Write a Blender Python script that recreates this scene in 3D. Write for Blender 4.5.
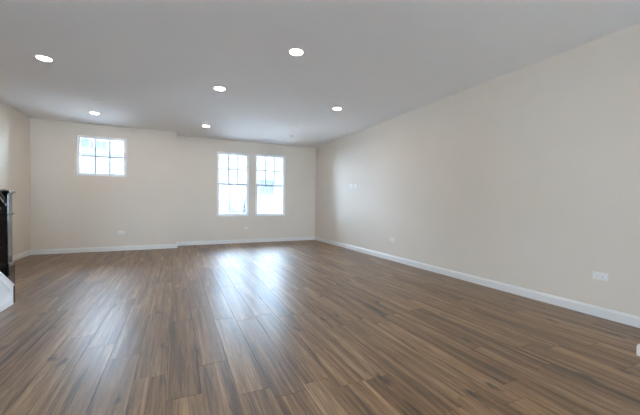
import bpy, bmesh, math, random
from mathutils import Vector, Matrix

# ------------------------------------------------------------------ scene set-up
S = bpy.context.scene
for o in list(bpy.data.objects):
    bpy.data.objects.remove(o)
C = S.collection
rnd = random.Random(7)
H = 2.74                      # ceiling height
XL, XR = -2.666, 3.772        # left and right wall
XJ = 0.010                    # where the far wall steps back
YL, YB = 8.084, 8.487         # far wall, left part and right (deeper) part
YR = -4.2                     # wall behind the camera
T = 0.16                      # outer wall thickness

# camera
cam_d = bpy.data.cameras.new('camera')
cam_d.sensor_fit = 'HORIZONTAL'; cam_d.sensor_width = 36.0
cam_d.lens = 36.0 * 310.26 / 640.0
cam_d.clip_start = 0.05; cam_d.clip_end = 300
cam = bpy.data.objects.new('camera', cam_d); C.objects.link(cam)
_y, _p, _r = math.radians(24.827), math.radians(-0.748), math.radians(0.54)
F = Vector((math.sin(_y) * math.cos(_p), math.cos(_y) * math.cos(_p), math.sin(_p)))
R = Vector((math.cos(_y), -math.sin(_y), 0)); U = R.cross(F)
R2 = R * math.cos(_r) + U * math.sin(_r); U2 = R2.cross(F)
cam.matrix_world = Matrix(((R2.x, U2.x, -F.x, 0), (R2.y, U2.y, -F.y, 0), (R2.z, U2.z, -F.z, 1.087), (0, 0, 0, 1)))
S.camera = cam

# world: bright hazy sky, bluish white
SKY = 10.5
w = bpy.data.worlds.new('sky'); S.world = w; w.use_nodes = True
nt = w.node_tree; nt.nodes.clear()
wo = nt.nodes.new('ShaderNodeOutputWorld'); bg = nt.nodes.new('ShaderNodeBackground')
tc = nt.nodes.new('ShaderNodeTexCoord'); sx = nt.nodes.new('ShaderNodeSeparateXYZ'); cr = nt.nodes.new('ShaderNodeValToRGB')
nt.links.new(tc.outputs['Generated'], sx.inputs[0]); nt.links.new(sx.outputs['Z'], cr.inputs[0])
cr.color_ramp.elements[0].position = 0.0; cr.color_ramp.elements[0].color = (0.63, 0.81, 1.0, 1)
cr.color_ramp.elements[1].position = 0.8; cr.color_ramp.elements[1].color = (0.50, 0.70, 1.0, 1)
def side_glow(sign, gain):                             # glow added to one side of the sky, out of view, to brighten the side walls
    glow = nt.nodes.new('ShaderNodeMapRange'); glow.interpolation_type = 'SMOOTHSTEP'
    glow.inputs['From Min'].default_value = .45 * sign; glow.inputs['From Max'].default_value = .95 * sign
    glow.inputs['To Min'].default_value = 0.0; glow.inputs['To Max'].default_value = SKY * gain
    nt.links.new(sx.outputs['X'], glow.inputs['Value']); return glow.outputs[0]
h1, h2 = side_glow(1, 7.0), side_glow(-1, .75)
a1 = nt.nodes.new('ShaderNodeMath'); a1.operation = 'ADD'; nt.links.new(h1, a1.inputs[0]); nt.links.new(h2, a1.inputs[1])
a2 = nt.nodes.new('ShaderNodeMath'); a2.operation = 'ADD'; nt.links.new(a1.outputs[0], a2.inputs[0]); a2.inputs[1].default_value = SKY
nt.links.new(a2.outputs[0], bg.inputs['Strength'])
nt.links.new(cr.outputs[0], bg.inputs['Color'])
nt.links.new(bg.outputs[0], wo.inputs[0])

# sun: high, from the side, so that no direct beam reaches the floor in view
sd = bpy.data.lights.new('sun', 'SUN'); sd.energy = 16.0; sd.angle = math.radians(3); sd.color = (1.0, .95, .88)
so = bpy.data.objects.new('sun', sd); C.objects.link(so); so.location = (-20, -10, 40)
so.rotation_euler = Vector((-.55, -.18, .85)).to_track_quat('Z', 'Y').to_euler()

# window openings (x0, x1, z0, z1)
WL = (-1.919, -1.011, 1.630, 2.490)
WA = (0.957, 1.790, 0.717, 2.420)
WB = (1.962, 2.830, 0.717, 2.440)
REAR_ADDED = [(-2.20, -0.90, 0.35, 2.25), (-0.10, 1.20, 0.35, 2.25), (1.90, 3.20, 0.35, 2.25)]  # unseen windows behind the camera, added to bring in more daylight

def portal(x0, x1, z0, z1, y, face):
    d = bpy.data.lights.new('daylight_portal', 'AREA'); d.shape = 'RECTANGLE'
    d.size = x1 - x0; d.size_y = z1 - z0; d.cycles.is_portal = True
    o = bpy.data.objects.new('daylight_portal', d); C.objects.link(o)
    o.location = ((x0 + x1) / 2, y, (z0 + z1) / 2)
    o.rotation_euler = (math.radians(-90 if face < 0 else 90), 0, 0)
for q, y in ((WL, YL), (WA, YB), (WB, YB)):
    portal(*q, y + T + 0.02, -1)
for q in REAR_ADDED:
    portal(*q, YR - T - 0.02, 1)

LAMP = 42.0                   # radiance of the ceiling downlights
S.view_settings.view_transform = 'Standard'
S.view_settings.look = 'None'
S.view_settings.gamma = 1.0
S.view_settings.use_curve_mapping = False
S.view_settings.exposure = 1.41
S.cycles.max_bounces = 12; S.cycles.diffuse_bounces = 8; S.cycles.transparent_max_bounces = 16
S.cycles.sample_clamp_indirect = 6.0
S.cycles.use_denoising = True

# ------------------------------------------------------------------ materials
def mat(name, color, rough=0.6, spec=0.5, noise=0.0, nscale=30.0, bump=0.0, bscale=200.0, metal=0.0, coat=0.0):
    m = bpy.data.materials.new(name); m.use_nodes = True
    t = m.node_tree; b = t.nodes['Principled BSDF']
    b.inputs['Base Color'].default_value = (*color, 1)
    b.inputs['Roughness'].default_value = rough
    b.inputs['Specular IOR Level'].default_value = spec
    b.inputs['Metallic'].default_value = metal
    b.inputs['Coat Weight'].default_value = coat
    tc = t.nodes.new('ShaderNodeTexCoord')
    if noise:
        n = t.nodes.new('ShaderNodeTexNoise'); n.inputs['Scale'].default_value = nscale; n.inputs['Detail'].default_value = 4
        t.links.new(tc.outputs['Object'], n.inputs['Vector'])
        r = t.nodes.new('ShaderNodeValToRGB')
        r.color_ramp.elements[0].position = .3; r.color_ramp.elements[1].position = .7
        r.color_ramp.elements[0].color = (*[c * (1 - noise) for c in color], 1)
        r.color_ramp.elements[1].color = (*[min(1, c * (1 + noise)) for c in color], 1)
        t.links.new(n.outputs['Fac'], r.inputs[0]); t.links.new(r.outputs[0], b.inputs['Base Color'])
    if bump:
        n = t.nodes.new('ShaderNodeTexNoise'); n.inputs['Scale'].default_value = bscale; n.inputs['Detail'].default_value = 3
        t.links.new(tc.outputs['Object'], n.inputs['Vector'])
        bp = t.nodes.new('ShaderNodeBump'); bp.inputs['Strength'].default_value = bump; bp.inputs['Distance'].default_value = .002
        t.links.new(n.outputs['Fac'], bp.inputs['Height']); t.links.new(bp.outputs[0], b.inputs['Normal'])
    return m

M_WALL = mat('wall_paint', (0.755, 0.680, 0.592), .50, .5, noise=.012, nscale=1.5, bump=.25, bscale=120)
M_CEIL = mat('ceiling_paint', (0.84, 0.835, 0.825), .85, .2, noise=.01, nscale=1.2, bump=.3, bscale=90)
M_TRIM = mat('trim_paint', (0.80, 0.79, 0.77), .35, .5, noise=.01, nscale=8)
M_VINYL = mat('white_vinyl', (0.93, 0.94, 0.95), .35, .5, noise=.01, nscale=10)
M_MUNTIN = mat('grey_bar', (0.45, 0.46, 0.50), .4, .5, noise=.02, nscale=10)
M_PLASTIC = mat('white_plastic', (0.84, 0.83, 0.80), .35, .5, noise=.01, nscale=40)
M_SLOT = mat('dark_slot', (0.05, 0.05, 0.05), .6, .3, noise=.1)
M_OFFLENS = mat('unlit_lens', (0.33, 0.33, 0.33), .4, .5, noise=.03)
M_BLACK = mat('black_lacquer', (0.006, 0.006, 0.007), .16, .8, coat=1.0, noise=.1, nscale=12)
M_STAIR = mat('white_stair_paint', (0.90, 0.91, 0.91), .4, .5, noise=.01, nscale=8)
M_TREAD = mat('brown_tread', (0.14, 0.085, 0.05), .4, .5, noise=.25, nscale=12)
M_METAL = mat('brushed_metal', (0.6, 0.6, 0.6), .35, .5, metal=1.0, noise=.05)
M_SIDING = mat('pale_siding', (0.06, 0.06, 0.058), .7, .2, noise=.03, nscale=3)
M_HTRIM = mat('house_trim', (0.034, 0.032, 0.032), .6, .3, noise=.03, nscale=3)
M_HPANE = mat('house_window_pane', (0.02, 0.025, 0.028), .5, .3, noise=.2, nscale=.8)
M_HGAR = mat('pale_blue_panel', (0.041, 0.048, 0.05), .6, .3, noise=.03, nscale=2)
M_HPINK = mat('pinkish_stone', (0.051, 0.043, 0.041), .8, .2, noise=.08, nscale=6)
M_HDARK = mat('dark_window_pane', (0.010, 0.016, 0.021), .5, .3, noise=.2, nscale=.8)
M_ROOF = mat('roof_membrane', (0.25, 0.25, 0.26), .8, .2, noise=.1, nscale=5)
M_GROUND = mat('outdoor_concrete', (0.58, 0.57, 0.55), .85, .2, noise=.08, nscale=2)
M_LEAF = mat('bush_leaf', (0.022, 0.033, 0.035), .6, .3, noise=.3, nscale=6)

def emis(name, color, strength):
    m = bpy.data.materials.new(name); m.use_nodes = True
    b = m.node_tree.nodes['Principled BSDF']
    b.inputs['Base Color'].default_value = (.8, .8, .8, 1)
    b.inputs['Emission Color'].default_value = (*color, 1)
    b.inputs['Emission Strength'].default_value = strength
    return m
M_LAMP = emis('lit_lamp_lens', (1.0, 0.80, 0.60), LAMP)

def glass():
    m = bpy.data.materials.new('window_glass'); m.use_nodes = True
    t = m.node_tree; t.nodes.clear()
    o = t.nodes.new('ShaderNodeOutputMaterial'); a = t.nodes.new('ShaderNodeBsdfTransparent'); g = t.nodes.new('ShaderNodeBsdfGlossy')
    a.inputs[0].default_value = (.96, .98, .98, 1); g.inputs['Roughness'].default_value = .02
    f = t.nodes.new('ShaderNodeFresnel'); f.inputs[0].default_value = 1.45
    x = t.nodes.new('ShaderNodeMixShader')
    t.links.new(f.outputs[0], x.inputs[0]); t.links.new(a.outputs[0], x.inputs[1]); t.links.new(g.outputs[0], x.inputs[2])
    t.links.new(x.outputs[0], o.inputs[0]); return m
M_GLASS = glass()

def wood_floor():
    m = bpy.data.materials.new('oak_plank_floor'); m.use_nodes = True
    t = m.node_tree; N = t.nodes; L = t.links; b = N['Principled BSDF']
    tc = N.new('ShaderNodeTexCoord'); at = N.new('ShaderNodeAttribute'); at.attribute_name = 'plank'
    sp = N.new('ShaderNodeSeparateColor'); L.new(at.outputs['Color'], sp.inputs[0])
    def mapv(sx, sy):
        mp = N.new('ShaderNodeMapping'); mp.inputs['Scale'].default_value = (sx, sy, 1); L.new(tc.outputs['Object'], mp.inputs['Vector']); return mp
    def math_(op, a, v):
        k = N.new('ShaderNodeMath'); k.operation = op
        for i, q in enumerate((a, v)):
            if isinstance(q, (int, float)): k.inputs[i].default_value = q
            else: L.new(q, k.inputs[i])
        return k.outputs[0]
    wv = math_('MULTIPLY', sp.outputs['Green'], 60.0)
    def noise(sx, sy, det, dist=0.0, rough=.55, woff=0.0):
        n = N.new('ShaderNodeTexNoise'); n.noise_dimensions = '4D'; n.inputs['Scale'].default_value = 1
        n.inputs['Detail'].default_value = det; n.inputs['Distortion'].default_value = dist; n.inputs['Roughness'].default_value = rough
        L.new(mapv(sx, sy).outputs[0], n.inputs['Vector']); L.new(math_('ADD', wv, woff), n.inputs['W']); return n.outputs['Fac']
    broad = noise(15, .55, 4, .8)            # long wide figure
    grain = noise(55, 1.8, 6, .8, .72, 5)   # streaks
    fine = noise(150, 5.0, 4, .3, .7, 9)     # pores
    v = math_('ADD', math_('MULTIPLY', broad, .42), math_('MULTIPLY', grain, .38))
    v = math_('ADD', v, math_('MULTIPLY', fine, .20))
    v = math_('ADD', v, math_('MULTIPLY', math_('SUBTRACT', sp.outputs['Red'], .5), .05))
    cr = N.new('ShaderNodeValToRGB'); e = cr.color_ramp.elements
    e[0].position = .393; e[0].color = (.038, .016, .006, 1)
    e[1].position = .655; e[1].color = (.55, .355, .195, 1)
    q = e.new(.455); q.color = (.150, .074, .028, 1)
    q = e.new(.53); q.color = (.275, .153, .068, 1)
    L.new(v, cr.inputs[0])
    # knots and dark mineral streaks
    vo = N.new('ShaderNodeTexVoronoi'); vo.voronoi_dimensions = '2D'; vo.feature = 'F1'; vo.inputs['Scale'].default_value = 1
    vo.inputs['Randomness'].default_value = 1
    wob = N.new('ShaderNodeTexNoise'); wob.inputs['Scale'].default_value = 14; L.new(mapv(1, .5).outputs[0], wob.inputs['Vector'])
    ad = N.new('ShaderNodeVectorMath'); ad.operation = 'MULTIPLY_ADD'; L.new(wob.outputs['Color'], ad.inputs[0]); ad.inputs[1].default_value = (.30, .22, 0)
    L.new(mapv(3.0, 0.9).outputs[0], ad.inputs[2]); L.new(ad.outputs[0], vo.inputs['Vector'])
    kr = N.new('ShaderNodeMapRange'); kr.inputs['From Min'].default_value = .02; kr.inputs['From Max'].default_value = .085
    kr.inputs['To Min'].default_value = 1; kr.inputs['To Max'].default_value = 0; L.new(vo.outputs['Distance'], kr.inputs['Value'])
    stk = noise(20, 1.1, 7, 1.8, .72, 20)
    sr = N.new('ShaderNodeMapRange'); sr.inputs['From Min'].default_value = .545; sr.inputs['From Max'].default_value = .66
    sr.inputs['To Min'].default_value = 0; sr.inputs['To Max'].default_value = .75; L.new(stk, sr.inputs['Value'])
    crk = noise(42, 3.6, 5, 2.2, .7, 33)     # short dark checks
    ck = N.new('ShaderNodeMapRange'); ck.inputs['From Min'].default_value = .64; ck.inputs['From Max'].default_value = .70
    ck.inputs['To Min'].default_value = 0; ck.inputs['To Max'].default_value = .9; L.new(crk, ck.inputs['Value'])
    km = math_('MAXIMUM', math_('MULTIPLY', kr.outputs[0], .9), math_('MAXIMUM', sr.outputs[0], ck.outputs[0]))
    mx = N.new('ShaderNodeMix'); mx.data_type = 'RGBA'; L.new(km, mx.inputs['Factor'])
    L.new(cr.outputs[0], mx.inputs['A']); mx.inputs['B'].default_value = (.040, .020, .010, 1)
    # per plank hue: some greyer
    gy = N.new('ShaderNodeMix'); gy.data_type = 'RGBA'; gy.blend_type = 'MULTIPLY'
    L.new(math_('MULTIPLY', sp.outputs['Blue'], .55), gy.inputs['Factor']); L.new(mx.outputs['Result'], gy.inputs['A'])
    gy.inputs['B'].default_value = (.82, .92, 1.08, 1)
    L.new(gy.outputs['Result'], b.inputs['Base Color'])
    rr = N.new('ShaderNodeMapRange'); rr.inputs['To Min'].default_value = .62; rr.inputs['To Max'].default_value = .48
    L.new(grain, rr.inputs['Value']); L.new(rr.outputs[0], b.inputs['Roughness'])
    b.inputs['Specular IOR Level'].default_value = .5
    b.inputs['Coat Weight'].default_value = .50; b.inputs['Coat Roughness'].default_value = .31
    bp = N.new('ShaderNodeBump'); bp.inputs['Strength'].default_value = .10; bp.inputs['Distance'].default_value = .0005
    L.new(grain, bp.inputs['Height']); L.new(bp.outputs[0], b.inputs['Normal'])
    return m
M_FLOOR = wood_floor()

# ------------------------------------------------------------------ mesh helpers
def bx(bm, x0, x1, y0, y1, z0, z1, mi=0):
    v = [bm.verts.new(p) for p in ((x0,y0,z0),(x1,y0,z0),(x1,y1,z0),(x0,y1,z0),(x0,y0,z1),(x1,y0,z1),(x1,y1,z1),(x0,y1,z1))]
    fs = []
    for q in ((3,2,1,0),(4,5,6,7),(0,1,5,4),(1,2,6,5),(2,3,7,6),(3,0,4,7)):
        f = bm.faces.new([v[i] for i in q]); f.material_index = mi; fs.append(f)
    return fs

def prism(bm, pts, a, b, place):
    """closed outline pts swept from a to b; place(u, v, t) gives the 3D point"""
    A = [bm.verts.new(place(u, v, a)) for u, v in pts]; B = [bm.verts.new(place(u, v, b)) for u, v in pts]
    n = len(pts)
    bm.faces.new(A); bm.faces.new(B[::-1])
    for i in range(n): bm.faces.new((A[i], B[i], B[(i + 1) % n], A[(i + 1) % n]))

def lathe(bm, prof, n=40, cap=True):
    """profile (r, z) revolved about the z axis"""
    rings = []
    for r, z in prof:
        rings.append([bm.verts.new((0, 0, z))] if r < 1e-6 else
                     [bm.verts.new((r * math.cos(2*math.pi*i/n), r * math.sin(2*math.pi*i/n), z)) for i in range(n)])
    for a, b in zip(rings, rings[1:]):
        for i in range(n):
            j = (i + 1) % n
            if len(a) == 1 and len(b) == 1: continue
            if len(a) == 1: bm.faces.new((a[0], b[j], b[i]))
            elif len(b) == 1: bm.faces.new((a[i], a[j], b[0]))
            else: bm.faces.new((a[i], a[j], b[j], b[i]))

def obj(name, bm, m, parent=None, bevel=0.0, smooth=False, seg=2):
    bmesh.ops.recalc_face_normals(bm, faces=bm.faces)
    me = bpy.data.meshes.new(name); bm.to_mesh(me); bm.free()
    for q in (m if isinstance(m, (list, tuple)) else [m]): me.materials.append(q)
    o = bpy.data.objects.new(name, me); C.objects.link(o)
    if parent: o.parent = parent
    if smooth:
        me.shade_smooth()
        k = o.modifiers.new('edges', 'EDGE_SPLIT'); k.split_angle = math.radians(35)
    if bevel:
        k = o.modifiers.new('bevel', 'BEVEL'); k.width = bevel; k.segments = seg; k.limit_method = 'ANGLE'
    return o

def NB(): return bmesh.new()
def box_obj(name, dims, m, parent=None, bevel=0.0):
    b = NB(); bx(b, *dims); return obj(name, b, m, parent, bevel)
def struct(o): o['kind'] = 'structure'; return o
def thing(name, label, cat, loc, rot=(0, 0, 0), group=None):
    o = bpy.data.objects.new(name, None); C.objects.link(o)
    o.empty_display_size = .1
    o.location = loc; o.rotation_euler = rot; o['label'] = label; o['category'] = cat
    if group: o['group'] = group
    return o
def dup(root, loc, rot, label, group=None):
    r = root.copy(); C.objects.link(r); r.location = loc; r.rotation_euler = rot; r['label'] = label
    if group: r['group'] = group
    for ch in list(root.children):
        c = ch.copy(); C.objects.link(c); c.parent = r
        for g in list(ch.children):
            d = g.copy(); C.objects.link(d); d.parent = c
    return r

# ------------------------------------------------------------------ room shell
# floor: one mesh of planks lying on a dark underlay, narrow gaps between the boards
PW = 0.1845
bm = NB(); lay = bm.loops.layers.float_color.new('plank')
joints = {-5: 3.06, -4: 2.80, -3: 2.53, -2: 2.17, -1: 1.87, 0: 2.19, 1: 3.00}
LEN = 1.235
i0 = math.floor((XL - 0.135) / PW); i1 = math.ceil((XR - 0.135) / PW)
for i in range(i0, i1):
    xa, xb = 0.135 + i * PW, 0.135 + (i + 1) * PW
    xa, xb = max(xa, XL - .01), min(xb, XR + .01)
    j0 = joints.get(i, rnd.uniform(0, LEN))
    y = j0 - math.ceil((j0 - YR) / LEN) * LEN - (0 if i in joints else 0)
    while y < YB + .01:
        ya, yb = max(y, YR - .01), min(y + LEN, YB + .01)
        if xb <= XJ + 1e-3: yb = min(yb, YL + .01)
        if yb > ya + .002:
            g = .0011
            col = (rnd.random(), rnd.random(), rnd.random(), 1)
            for f in bx(bm, xa + g, xb - g, ya + g, yb - g, -.006, 0.0):
                for l in f.loops: l[lay] = col
        y += LEN
for f in bx(bm, XL - T, XR + T, YR - T, YB + T, -.20, -.006, 1): pass
struct(obj('floor', bm, [M_FLOOR, M_SLOT]))

b = NB(); bx(b, XL - T, XR + T, YR - T, YB + T, H, H + .2)
struct(obj('ceiling', b, M_CEIL))

def wall_y(name, x0, x1, y0, y1, z0, z1, holes, m):
    """wall facing +-Y between x0 and x1 with rectangular openings and real reveals"""
    b = NB()
    xs = sorted({x0, x1, *[h[0] for h in holes], *[h[1] for h in holes]}); zs = sorted({z0, z1, *[h[2] for h in holes], *[h[3] for h in holes]})
    solid = lambda i, k: 0 <= i < len(xs) - 1 and 0 <= k < len(zs) - 1 and not any(
        h[0] - 1e-6 <= xs[i] and xs[i + 1] <= h[1] + 1e-6 and h[2] - 1e-6 <= zs[k] and zs[k + 1] <= h[3] + 1e-6 for h in holes)
    q = lambda *p: b.faces.new([b.verts.new(a) for a in p])
    for i in range(len(xs) - 1):
        for k in range(len(zs) - 1):
            if not solid(i, k): continue
            a, c, e, f = xs[i], xs[i + 1], zs[k], zs[k + 1]
            q((a, y0, e), (c, y0, e), (c, y0, f), (a, y0, f)); q((a, y1, e), (a, y1, f), (c, y1, f), (c, y1, e))
            if not solid(i - 1, k): q((a, y0, e), (a, y0, f), (a, y1, f), (a, y1, e))
            if not solid(i + 1, k): q((c, y0, e), (c, y1, e), (c, y1, f), (c, y0, f))
            if not solid(i, k - 1): q((a, y0, e), (a, y1, e), (c, y1, e), (c, y0, e))
            if not solid(i, k + 1): q((a, y0, f), (c, y0, f), (c, y1, f), (a, y1, f))
    bmesh.ops.remove_doubles(b, verts=b.verts, dist=1e-5)
    return struct(obj(name, b, m))

wall_y('wall_back_left', XL, XJ, YL, YL + T, 0, H, [WL], M_WALL)
wall_y('wall_back_right', XJ, XR, YB, YB + T, 0, H, [WA, WB], M_WALL)
struct(box_obj('wall_back_return', (XJ - T, XJ, YL + T, YB + T, 0, H), M_WALL))
struct(box_obj('wall_left', (XL - T, XL, YR, YL + T, 0, H), M_WALL))
struct(box_obj('wall_right', (XR, XR + T, YR, YB + T, 0, H), M_WALL))
wall_y('wall_rear', XL, XR, YR - T, YR, 0, H, REAR_ADDED, M_WALL)

# baseboards: flat board with eased, stepped top
BH, BT = .098, .014
prof = [(0, 0), (BT, 0), (BT, BH - .022), (BT - .004, BH - .012), (BT - .008, BH - .003), (BT - .010, BH), (0, BH)]
def baseboard(name, kind, a, b_, at, sgn):
    b = NB()
    if kind == 'x': prism(b, prof, a, b_, lambda u, v, t: (t, at + sgn * u, v))
    else: prism(b, prof, a, b_, lambda u, v, t: (at + sgn * u, t, v))
    return struct(obj(name, b, M_TRIM))
baseboard('baseboard_right', 'y', YR, YB, XR, -1)
baseboard('baseboard_left', 'y', 4.42, YL, XL, 1)
baseboard('baseboard_back_left', 'x', XL + BT, XJ + BT, YL, -1)
baseboard('baseboard_back_return', 'y', YL - BT + .0005, YB - BT, XJ, 1)
baseboard('baseboard_back_right', 'x', XJ, XR - BT, YB, -1)

# ------------------------------------------------------------------ windows
def ring(bm, x0, x1, z0, z1, wd, y0, y1, bottom=None):
    bo = wd if bottom is None else bottom
    bx(bm, x0, x0 + wd, y0, y1, z0, z1); bx(bm, x1 - wd, x1, y0, y1, z0, z1)
    bx(bm, x0 + wd, x1 - wd, y0, y1, z1 - wd, z1); bx(bm, x0 + wd, x1 - wd, y0, y1, z0, z0 + bo)

def window(name, hole, y, sgn, style):
    """y = room face of the wall, sgn = +1 when outside lies towards +Y"""
    x0, x1, z0, z1 = hole
    root = bpy.data.objects.new(name, None); C.objects.link(root); root.location = ((x0 + x1) / 2, y, z0); struct(root)
    X = (x1 - x0) / 2; Z = z1 - z0
    Y = lambda a, b_: (a, b_) if sgn > 0 else (-b_, -a)
    def B(name, m, fn, bev=.002):
        b = NB(); fn(b); return obj(name, b, m, root, bev)
    B('window_frame', M_VINYL, lambda b: ring(b, -X, X, 0, Z, .036, *Y(.035, .115)))
    B('window_sill', M_TRIM, lambda b: bx(b, -X + .001, X - .001, *Y(-.012, .034), 0.0, .014))
    xi = X - .036; zi0 = .036; zi1 = Z - .036
    if style == 'fixed':
        sash = B('sash', M_VINYL, lambda b: ring(b, -xi, xi, zi0, zi1, .020, *Y(.055, .095)))
        g = NB(); bx(g, -xi + .02, xi - .02, *Y(.073, .077), zi0 + .02, zi1 - .02); obj('pane', g, M_GLASS, sash)
        gx0, gx1, gz0, gz1 = -xi + .02, xi - .02, zi0 + .02, zi1 - .02
        def mu(b):
            for k in (1, 2):
                c = gx0 + (gx1 - gx0) * k / 3; bx(b, c - .011, c + .011, *Y(.0685, .0725), gz0, gz1)
            c = (gz0 + gz1) / 2; bx(b, gx0, gx1, *Y(.0687, .0723), c - .011, c + .011)
        b = NB(); mu(b); obj('muntin', b, M_MUNTIN, sash)
    else:
        zm = (1.580 - z0) if style == 'hung' else Z * .52
        up = B('upper_sash', M_VINYL, lambda b: ring(b, -xi, xi, zm - .016, zi1, .022, *Y(.078, .105), .032))
        lo = B('lower_sash', M_VINYL, lambda b: ring(b, -xi, xi, zi0, zm + .016, .026, *Y(.045, .076)))
        g = NB(); bx(g, -xi + .022, xi - .022, *Y(.090, .094), zm + .016, zi1 - .022); obj('pane', g, M_GLASS, up)
        g = NB(); bx(g, -xi + .026, xi - .026, *Y(.059, .063), zi0 + .026, zm - .010); obj('pane', g, M_GLASS, lo)
        g = NB(); bx(g, -.035, .035, *Y(.040, .0449), zm - .008, zm + .010); obj('sash_lock', g, M_METAL, lo, .002)
        g = NB(); bx(g, -xi + .026, xi - .026, *Y(.0425, .0449), zm - .024, zm + .016); obj('meeting_rail', g, M_MUNTIN, lo, .001)
        b = NB(); gx0, gx1, gz0, gz1 = -xi + .022, xi - .022, zm + .016, zi1 - .022
        for k in (1, 2):
            c = gx0 + (gx1 - gx0) * k / 3; bx(b, c - .011, c + .011, *Y(.0855, .0895), gz0, gz1)
        c = (gz0 + gz1) / 2; bx(b, gx0, gx1, *Y(.0857, .0893), c - .011, c + .011)
        obj('muntin', b, M_MUNTIN, up)
window('window_1', WL, YL, 1, 'fixed')
window('window_2', WA, YB, 1, 'hung')
window('window_3', WB, YB, 1, 'hung')
for k, q in enumerate(REAR_ADDED): window('window_%d' % (k + 4), q, YR, -1, 'rear')  # added windows out of view, there for their daylight

# ------------------------------------------------------------------ ceiling fixtures
def downlight(loc, label, lit=True):
    t = thing('recessed_ceiling_light', label, 'ceiling light', loc, group='recessed ceiling lights')
    b = NB(); lathe(b, [(.086, 0), (.086, -.002), (.083, -.005), (.070, -.0065), (.0665, -.004), (.0655, -.001), (.0655, 0)])
    obj('trim_ring', b, M_PLASTIC, t, smooth=True)
    b = NB(); lathe(b, [(0, -.0035), (.030, -.0035), (.0645, -.0030), (.0645, -.001), (0, -.001)])
    obj('lens', b, M_LAMP if lit else M_OFFLENS, t, smooth=True)
    return t
d0 = downlight((1.183, 3.213, H), 'lit round recessed ceiling light nearest the camera, alone right of the grid of others')
for x, y, lab in (
    (-1.398, 4.635, 'lit round recessed ceiling light at upper left, in the row nearer the camera'),
    (0.561, 4.722, 'lit round recessed ceiling light in the middle of the nearer row of three'),
    (2.527, 4.797, 'lit round recessed ceiling light closest to the long right wall'),
    (0.575, 7.158, 'lit round recessed ceiling light near the corner where the far wall steps back'),
    (-1.398, 7.069, 'lit round recessed ceiling light right above the small square window'),
    (1.183, 0.4, 'added fill light, out of view, recessed behind the nearest one, almost overhead'),  # this and the next two are unseen, added to light the room
    (-1.0, -1.6, 'added fill light, out of view, recessed by the rear left window'),
    (2.4, -1.6, 'added fill light, out of view, recessed by the rear right window')):
    dup(d0, (x, y, H), (0, 0, 0), lab)
downlight((2.560, 7.23, H), 'unlit grey round recessed ceiling light near the two tall windows and right wall', False)

def disc(loc, label, cat, name, r, h, m=M_PLASTIC, group=None):
    t = thing(name, label, cat, loc, group=group)
    b = NB(); lathe(b, [(r, 0), (r, -.002), (r * .92, -.004), (r * .55, -.004), (r * .55, 0)]); obj('base_ring', b, m, t, smooth=True)
    b = NB(); lathe(b, [(0, -h), (r * .45, -h), (r * .52, -h + .003), (r * .52, -.001), (0, -.001)]); obj('cover_plate', b, m, t, smooth=True)
    return t
disc((2.138, 2.122, H), 'small round white sprinkler cover on the bare ceiling nearest the camera', 'sprinkler cover', 'sprinkler_cover', .040, .008, group='sprinkler covers in the ceiling')
disc((-1.194, 6.208, H), 'small bright round sprinkler cover just in front of the light above the small window', 'sprinkler cover', 'sprinkler_cover', .052, .010, group='sprinkler covers in the ceiling')
disc((2.347, 6.352, H), 'small round sprinkler cover in front of the unlit ceiling light', 'sprinkler cover', 'sprinkler_cover', .050, .012, group='sprinkler covers in the ceiling')

# ------------------------------------------------------------------ outlets and wall plates (built facing -Y, z up, x wide)
def plate_base(name, label, cat, loc, rz, wd, hg, group=None):
    t = thing(name, label, cat, loc, (0, 0, rz), group)
    b = NB(); bx(b, -wd/2, wd/2, -.006, 0, -hg/2, hg/2); obj('wall_plate', b, M_PLASTIC, t, .0025)
    return t
def outlet(label, loc, rz):
    """duplex outlet mounted sideways"""
    t = plate_base('electrical_outlet', label, 'outlet', loc, rz, .122, .074, 'electrical outlets')
    for sx in (-1, 1):
        c = sx * .0215
        b = NB(); bx(b, c - .0165, c + .0165, -.009, -.006, -.0165, .0165); r = obj('receptacle', b, M_PLASTIC, t, .002)
        b = NB()
        for dz in (-.006, .006): bx(b, c - .007, c + .001, -.0095, -.0089, dz - .0012, dz + .0012)
        bx(b, c + .006, c + .010, -.0095, -.0089, -.002, .002); obj('slot', b, M_SLOT, r)
    b = NB(); bx(b, -.003, .003, -.0075, -.0059, -.003, .003); obj('screw', b, M_METAL, t, .001)
    return t
RZR = math.radians(-90)   # on the right wall, facing -X
outlet('white sideways duplex outlet low on the right wall, nearest the camera', (XR, 1.595, .400), RZR)
outlet('white sideways duplex outlet low on the right wall, far along towards the windows', (XR, 4.834, .400), RZR)
outlet('white outlet low on the far wall under the small square window', (-1.114, YL, .402), 0)
outlet('white outlet low on the far wall under the two tall windows', (1.716, YB, .401), 0)
t = plate_base('wall_plate_outlet', 'left white plate of the pair at mid height on the right wall', 'wall plate', (XR, 6.40, 1.515), RZR, .13, .085, 'media plates on the right wall')
b = NB(); bx(b, -.030, .030, -.0085, -.006, -.018, .018); obj('cover', b, M_PLASTIC, t, .002)
t = plate_base('wall_plate_outlet', 'right white plate of the pair at mid height on the right wall', 'wall plate', (XR, 6.21, 1.500), RZR, .12, .085, 'media plates on the right wall')
b = NB(); bx(b, -.030, .030, -.0085, -.006, -.018, .018); obj('cover', b, M_PLASTIC, t, .002)

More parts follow.
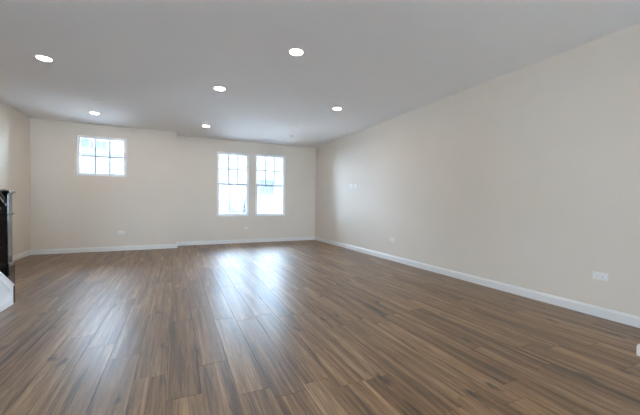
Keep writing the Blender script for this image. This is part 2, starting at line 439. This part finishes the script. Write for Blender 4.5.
# ------------------------------------------------------------------ staircase at the left edge
NX = -1.627; NY = 4.311      # newel centre
st = thing('staircase', 'white and black staircase rising along the left wall at the left edge', 'staircase', (NX, NY, 0))
def newel(px, py, pz, hgt):
    x, y = px - NX, py - NY
    def sq(b, r, z0, z1): bx(b, x - r, x + r, y - r, y + r, pz + z0, pz + z1)
    b = NB(); sq(b, .047, 0, hgt - .03); n = obj('newel_post', b, M_BLACK, st, .003)
    b = NB(); sq(b, .062, 0, .415); sq(b, .058, .415, .430); sq(b, .052, .430, .440); obj('newel_base', b, M_BLACK, n, .003)
    b = NB(); sq(b, .052, hgt - .270, hgt - .262); sq(b, .059, hgt - .262, hgt - .248); obj('collar', b, M_BLACK, n, .003)
    b = NB(); sq(b, .054, hgt - .055, hgt - .042); sq(b, .067, hgt - .042, hgt - .018)
    # shallow pyramid top
    zc = pz + hgt - .018; r = .063
    v = [b.verts.new((x + sx*r, y + sy*r, zc)) for sx, sy in ((-1,-1),(1,-1),(1,1),(-1,1))]; a = b.verts.new((x, y, pz + hgt + .002))
    for k in range(4): b.faces.new((v[k], v[(k+1) % 4], a))
    b.faces.new(v[::-1]); obj('cap', b, M_BLACK, n, .002)
newel(NX, NY, 0, 1.205)
RISE, RUN, NS = .177, .26, 6
SLOPE = RISE / RUN
y_top = NY - .062 - NS * RUN
newel(NX, y_top - .07, NS * RISE - .12, 1.20)
ys = NY - .062                                   # stair foot / front of newel base
XS = -1.552                                      # room side of the skirt
L = NS * RUN + 1.0
# steps
for k in range(NS):
    ya, yb = ys - k * RUN, ys - (k + 1) * RUN
    b = NB(); bx(b, XL + .02 - NX, XS - .06 - NX, yb - NY, ya - NY, (k and k * RISE + .0005) or 0, (k + 1) * RISE - .03); obj('riser', b, M_TREAD, st)
    b = NB(); bx(b, XL + .02 - NX, XS - .06 - NX, yb - NY, ya + .025 - NY, (k + 1) * RISE - .03, (k + 1) * RISE); obj('tread', b, M_TREAD, st, .006)
yl = ys - NS * RUN
b = NB(); bx(b, XL + .02 - NX, XS - .06 - NX, yl - 1.0 - NY, yl - NY, 0, NS * RISE); obj('landing', b, M_TREAD, st)
# white panelled skirt wall (closed stringer) with raised moulding
yt = 4.294                                       # the panel laps the side of the newel base
h0 = .192
hl = h0 + SLOPE * (yt - yl)
pt = lambda u, v, t: (t - NX, u - NY, v)
b = NB(); prism(b, [(yt, 0), (yt, h0), (yl, hl), (yl - 1.0, hl), (yl - 1.0, 0)], XS - .0115, XS, pt); sk = obj('skirt_panel', b, M_STAIR, st, .001)
hs_ = h0 + SLOPE * (yt - ys)
b = NB(); prism(b, [(ys, 0), (ys, hs_), (yl, hl), (yl - 1.0, hl), (yl - 1.0, 0)], XS - .058, XS - .0117, pt); obj('stringer', b, M_STAIR, sk)
b = NB(); prism(b, [(yt + .002, h0), (yt + .002, h0 + .017), (yl, hl + .017), (yl - 1.0, hl + .017), (yl - 1.0, hl), (yl, hl)], XS - .0115, XS + .008, pt)
obj('skirt_cap', b, M_STAIR, sk, .002)
def frame_poly(inset, wd, xa, xb, nm):
    def poly(i):
        s = math.sqrt(1 + SLOPE**2)
        yr, yl2 = yt - i, yl - 1.0 + i
        f = lambda y: h0 + SLOPE * (yt - y) - i * s
        yk = yl + (s - 1) * i / SLOPE
        return [(yr, i), (yr, f(yr)), (yk, hl - i), (yl2, hl - i), (yl2, i)]
    o_, i_ = poly(inset), poly(inset + wd)
    b = NB(); n = len(o_)
    A = [b.verts.new((xa - NX, u - NY, v)) for u, v in o_]; B = [b.verts.new((xb - NX, u - NY, v)) for u, v in o_]
    A2 = [b.verts.new((xa - NX, u - NY, v)) for u, v in i_]; B2 = [b.verts.new((xb - NX, u - NY, v)) for u, v in i_]
    for k in range(n):
        j = (k + 1) % n
        b.faces.new((B[k], B[j], B2[j], B2[k])); b.faces.new((A[k], A[j], B[j], B[k])); b.faces.new((A2[k], B2[k], B2[j], A2[j])); b.faces.new((A[k], A2[k], A2[j], A[j]))
    obj(nm, b, M_STAIR, sk, .002)
frame_poly(.045, .018, XS - .001, XS + .010, 'panel_moulding')
frame_poly(.085, .012, XS - .001, XS + .006, 'panel_moulding')
# handrail and balusters
ra = (NY - .047, 1.07); rb = (y_top, 1.07 + SLOPE * (NY - .047 - y_top))
b = NB()
hp = [(-.030, -.034), (.030, -.034), (.030, -.012), (.022, -.006), (.034, .008), (.034, .020), (.024, .032), (-.024, .032), (-.034, .020), (-.034, .008), (-.022, -.006), (-.030, -.012)]
A = [b.verts.new((u, ra[0] - NY, ra[1] + v * 1.24)) for u, v in hp]; B = [b.verts.new((u, rb[0] - NY, rb[1] + v * 1.24)) for u, v in hp]
b.faces.new(A); b.faces.new(B[::-1])
for k in range(len(hp)): b.faces.new((A[k], B[k], B[(k+1) % len(hp)], A[(k+1) % len(hp)]))
obj('handrail', b, M_BLACK, st, .002)
y = NY - .047 - .13
while y > y_top + .05:
    zb = h0 + SLOPE * (yt - y); zt = ra[1] + SLOPE * (ra[0] - y) - .035
    b = NB(); bx(b, -.009, .009, y - .009 - NY, y + .009 - NY, zb - .02, zt); obj('baluster', b, M_BLACK, st)
    y -= .115

# ------------------------------------------------------------------ low white block at the right edge
t = thing('floor_box', 'low white box standing on the wood floor at the right edge', 'box', (3.132, .985, 0), (0, 0, math.radians(0)))
b = NB(); bx(b, -.085, .11, -.12, .085, 0, .075); obj('body', b, M_PLASTIC, t, .006)
b = NB(); bx(b, -.080, .105, -.115, .080, .075, .083); obj('lid', b, M_TRIM, t, .003)

# ------------------------------------------------------------------ outside: ground, neighbouring house, bush
GZ = -.55
M_STREET = mat('street_asphalt', (0.30, 0.30, 0.30), .85, .2, noise=.08, nscale=2)
b = NB(); bx(b, -60, 70, YB + 1.0, 90, GZ - .3, GZ); struct(obj('ground_outside', b, M_STREET))
b = NB(); bx(b, -60, 70, -60, YR - 1.0, GZ - .3, GZ); struct(obj('ground_behind', b, M_GROUND))
HY = 26.0
hs = thing('neighbour_house', 'pale lap-sided house seen through the windows across the street', 'house', (1.0, HY, GZ))
def hb(b, x0, x1, y0, y1, z0, z1): bx(b, x0 - 1.0, x1 - 1.0, y0, y1, z0 - GZ, z1 - GZ)
b = NB()
hx0, hx1, top = -7.4, 13.0, 6.1
z = GZ
while z < top:                                   # lap boards, each leaning out at its foot
    z2 = min(z + .30, top)
    prism(b, [(0, z - GZ), (-.05, z - GZ), (-.012, z2 - GZ), (0, z2 - GZ)], hx0 - 1, hx1 - 1, lambda u, v, t: (t, u, v)); z = z2
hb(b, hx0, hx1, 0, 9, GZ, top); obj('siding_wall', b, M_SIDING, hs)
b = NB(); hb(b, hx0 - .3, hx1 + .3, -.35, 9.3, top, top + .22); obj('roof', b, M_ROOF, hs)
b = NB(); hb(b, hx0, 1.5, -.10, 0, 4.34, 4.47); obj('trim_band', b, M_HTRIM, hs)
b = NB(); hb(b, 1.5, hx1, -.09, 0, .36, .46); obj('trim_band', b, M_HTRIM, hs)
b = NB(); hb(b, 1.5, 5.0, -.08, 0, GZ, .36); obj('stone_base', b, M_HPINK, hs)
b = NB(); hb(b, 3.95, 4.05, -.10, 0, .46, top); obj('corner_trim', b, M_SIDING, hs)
def hwin(x0, x1, z0, z1, n=2, m=M_HPANE):
    b = NB(); cx, cz = 1.0, GZ
    ring(b, x0 - .07 - cx, x1 + .07 - cx, z0 - .07 - cz, z1 + .07 - cz, .07, -.13, 0)
    for k in range(1, n): c = x0 + (x1 - x0) * k / n; bx(b, c - .03 - cx, c + .03 - cx, -.12, 0, z0 - cz, z1 - cz)
    f = obj('house_window', b, M_SIDING, hs)
    b = NB(); hb(b, x0, x1, -.075, 0, z0, z1); obj('pane', b, m, f)
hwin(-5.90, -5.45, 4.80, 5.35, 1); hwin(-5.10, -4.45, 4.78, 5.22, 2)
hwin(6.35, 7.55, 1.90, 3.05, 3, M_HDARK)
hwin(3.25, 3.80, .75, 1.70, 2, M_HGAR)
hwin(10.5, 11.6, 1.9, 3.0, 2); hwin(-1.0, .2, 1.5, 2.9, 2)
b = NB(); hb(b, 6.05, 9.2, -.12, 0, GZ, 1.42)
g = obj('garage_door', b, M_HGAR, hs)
b = NB()
for k in range(1, 4): hb(b, 6.05, 9.2, -.135, -.12, GZ + k * .49 - .015, GZ + k * .49 + .015)
for k in range(1, 6): hb(b, 6.05 + k * .525 - .012, 6.05 + k * .525 + .012, -.134, -.12, GZ, 1.42)
obj('panel_seams', b, M_HTRIM, g)
# railing below the left window band
b = NB(); x = -6.6
while x < -4.6: hb(b, x, x + .05, -.9, -.85, 2.75, 3.95); x += .16
hb(b, -6.65, -4.55, -.92, -.83, 3.95, 4.02); hb(b, -6.65, -4.55, -.92, -.83, 2.70, 2.76); hb(b, -6.65, -4.55, -.95, 0, 2.50, 2.70)
obj('balcony_railing', b, M_HGAR, hs)

# leafy bush by the house corner
bt = thing('bush', 'bluish green leafy bush against the pale house wall', 'bush', (5.15, HY - 1.0, GZ))
b = NB(); r2 = random.Random(3)
for k in range(900):
    th, ph = r2.uniform(0, 2*math.pi), math.acos(r2.uniform(-1, 1)); rr = r2.uniform(.6, 1)
    c = Vector((.36*rr*math.sin(ph)*math.cos(th), .36*rr*math.sin(ph)*math.sin(th), 1.15 + .95*rr*math.cos(ph)))
    d1 = Vector((r2.uniform(-1,1), r2.uniform(-1,1), r2.uniform(-1,1))).normalized(); d2 = d1.orthogonal().normalized()
    s = .07
    b.faces.new([b.verts.new(c + q) for q in (d1*s, d2*s*.5, -d1*s, -d2*s*.5)])
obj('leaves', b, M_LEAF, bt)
b = NB()
for dx, dy, sx in ((0, 0, 0), (.08, .05, .15), (-.07, -.04, -.16)):
    prism(b, [(-.02, -.02), (.02, -.02), (.02, .02), (-.02, .02)], 0, 1.0, lambda u, v, t: (dx + u + sx*t, dy + v, t))
obj('stem', b, M_TREAD, bt)
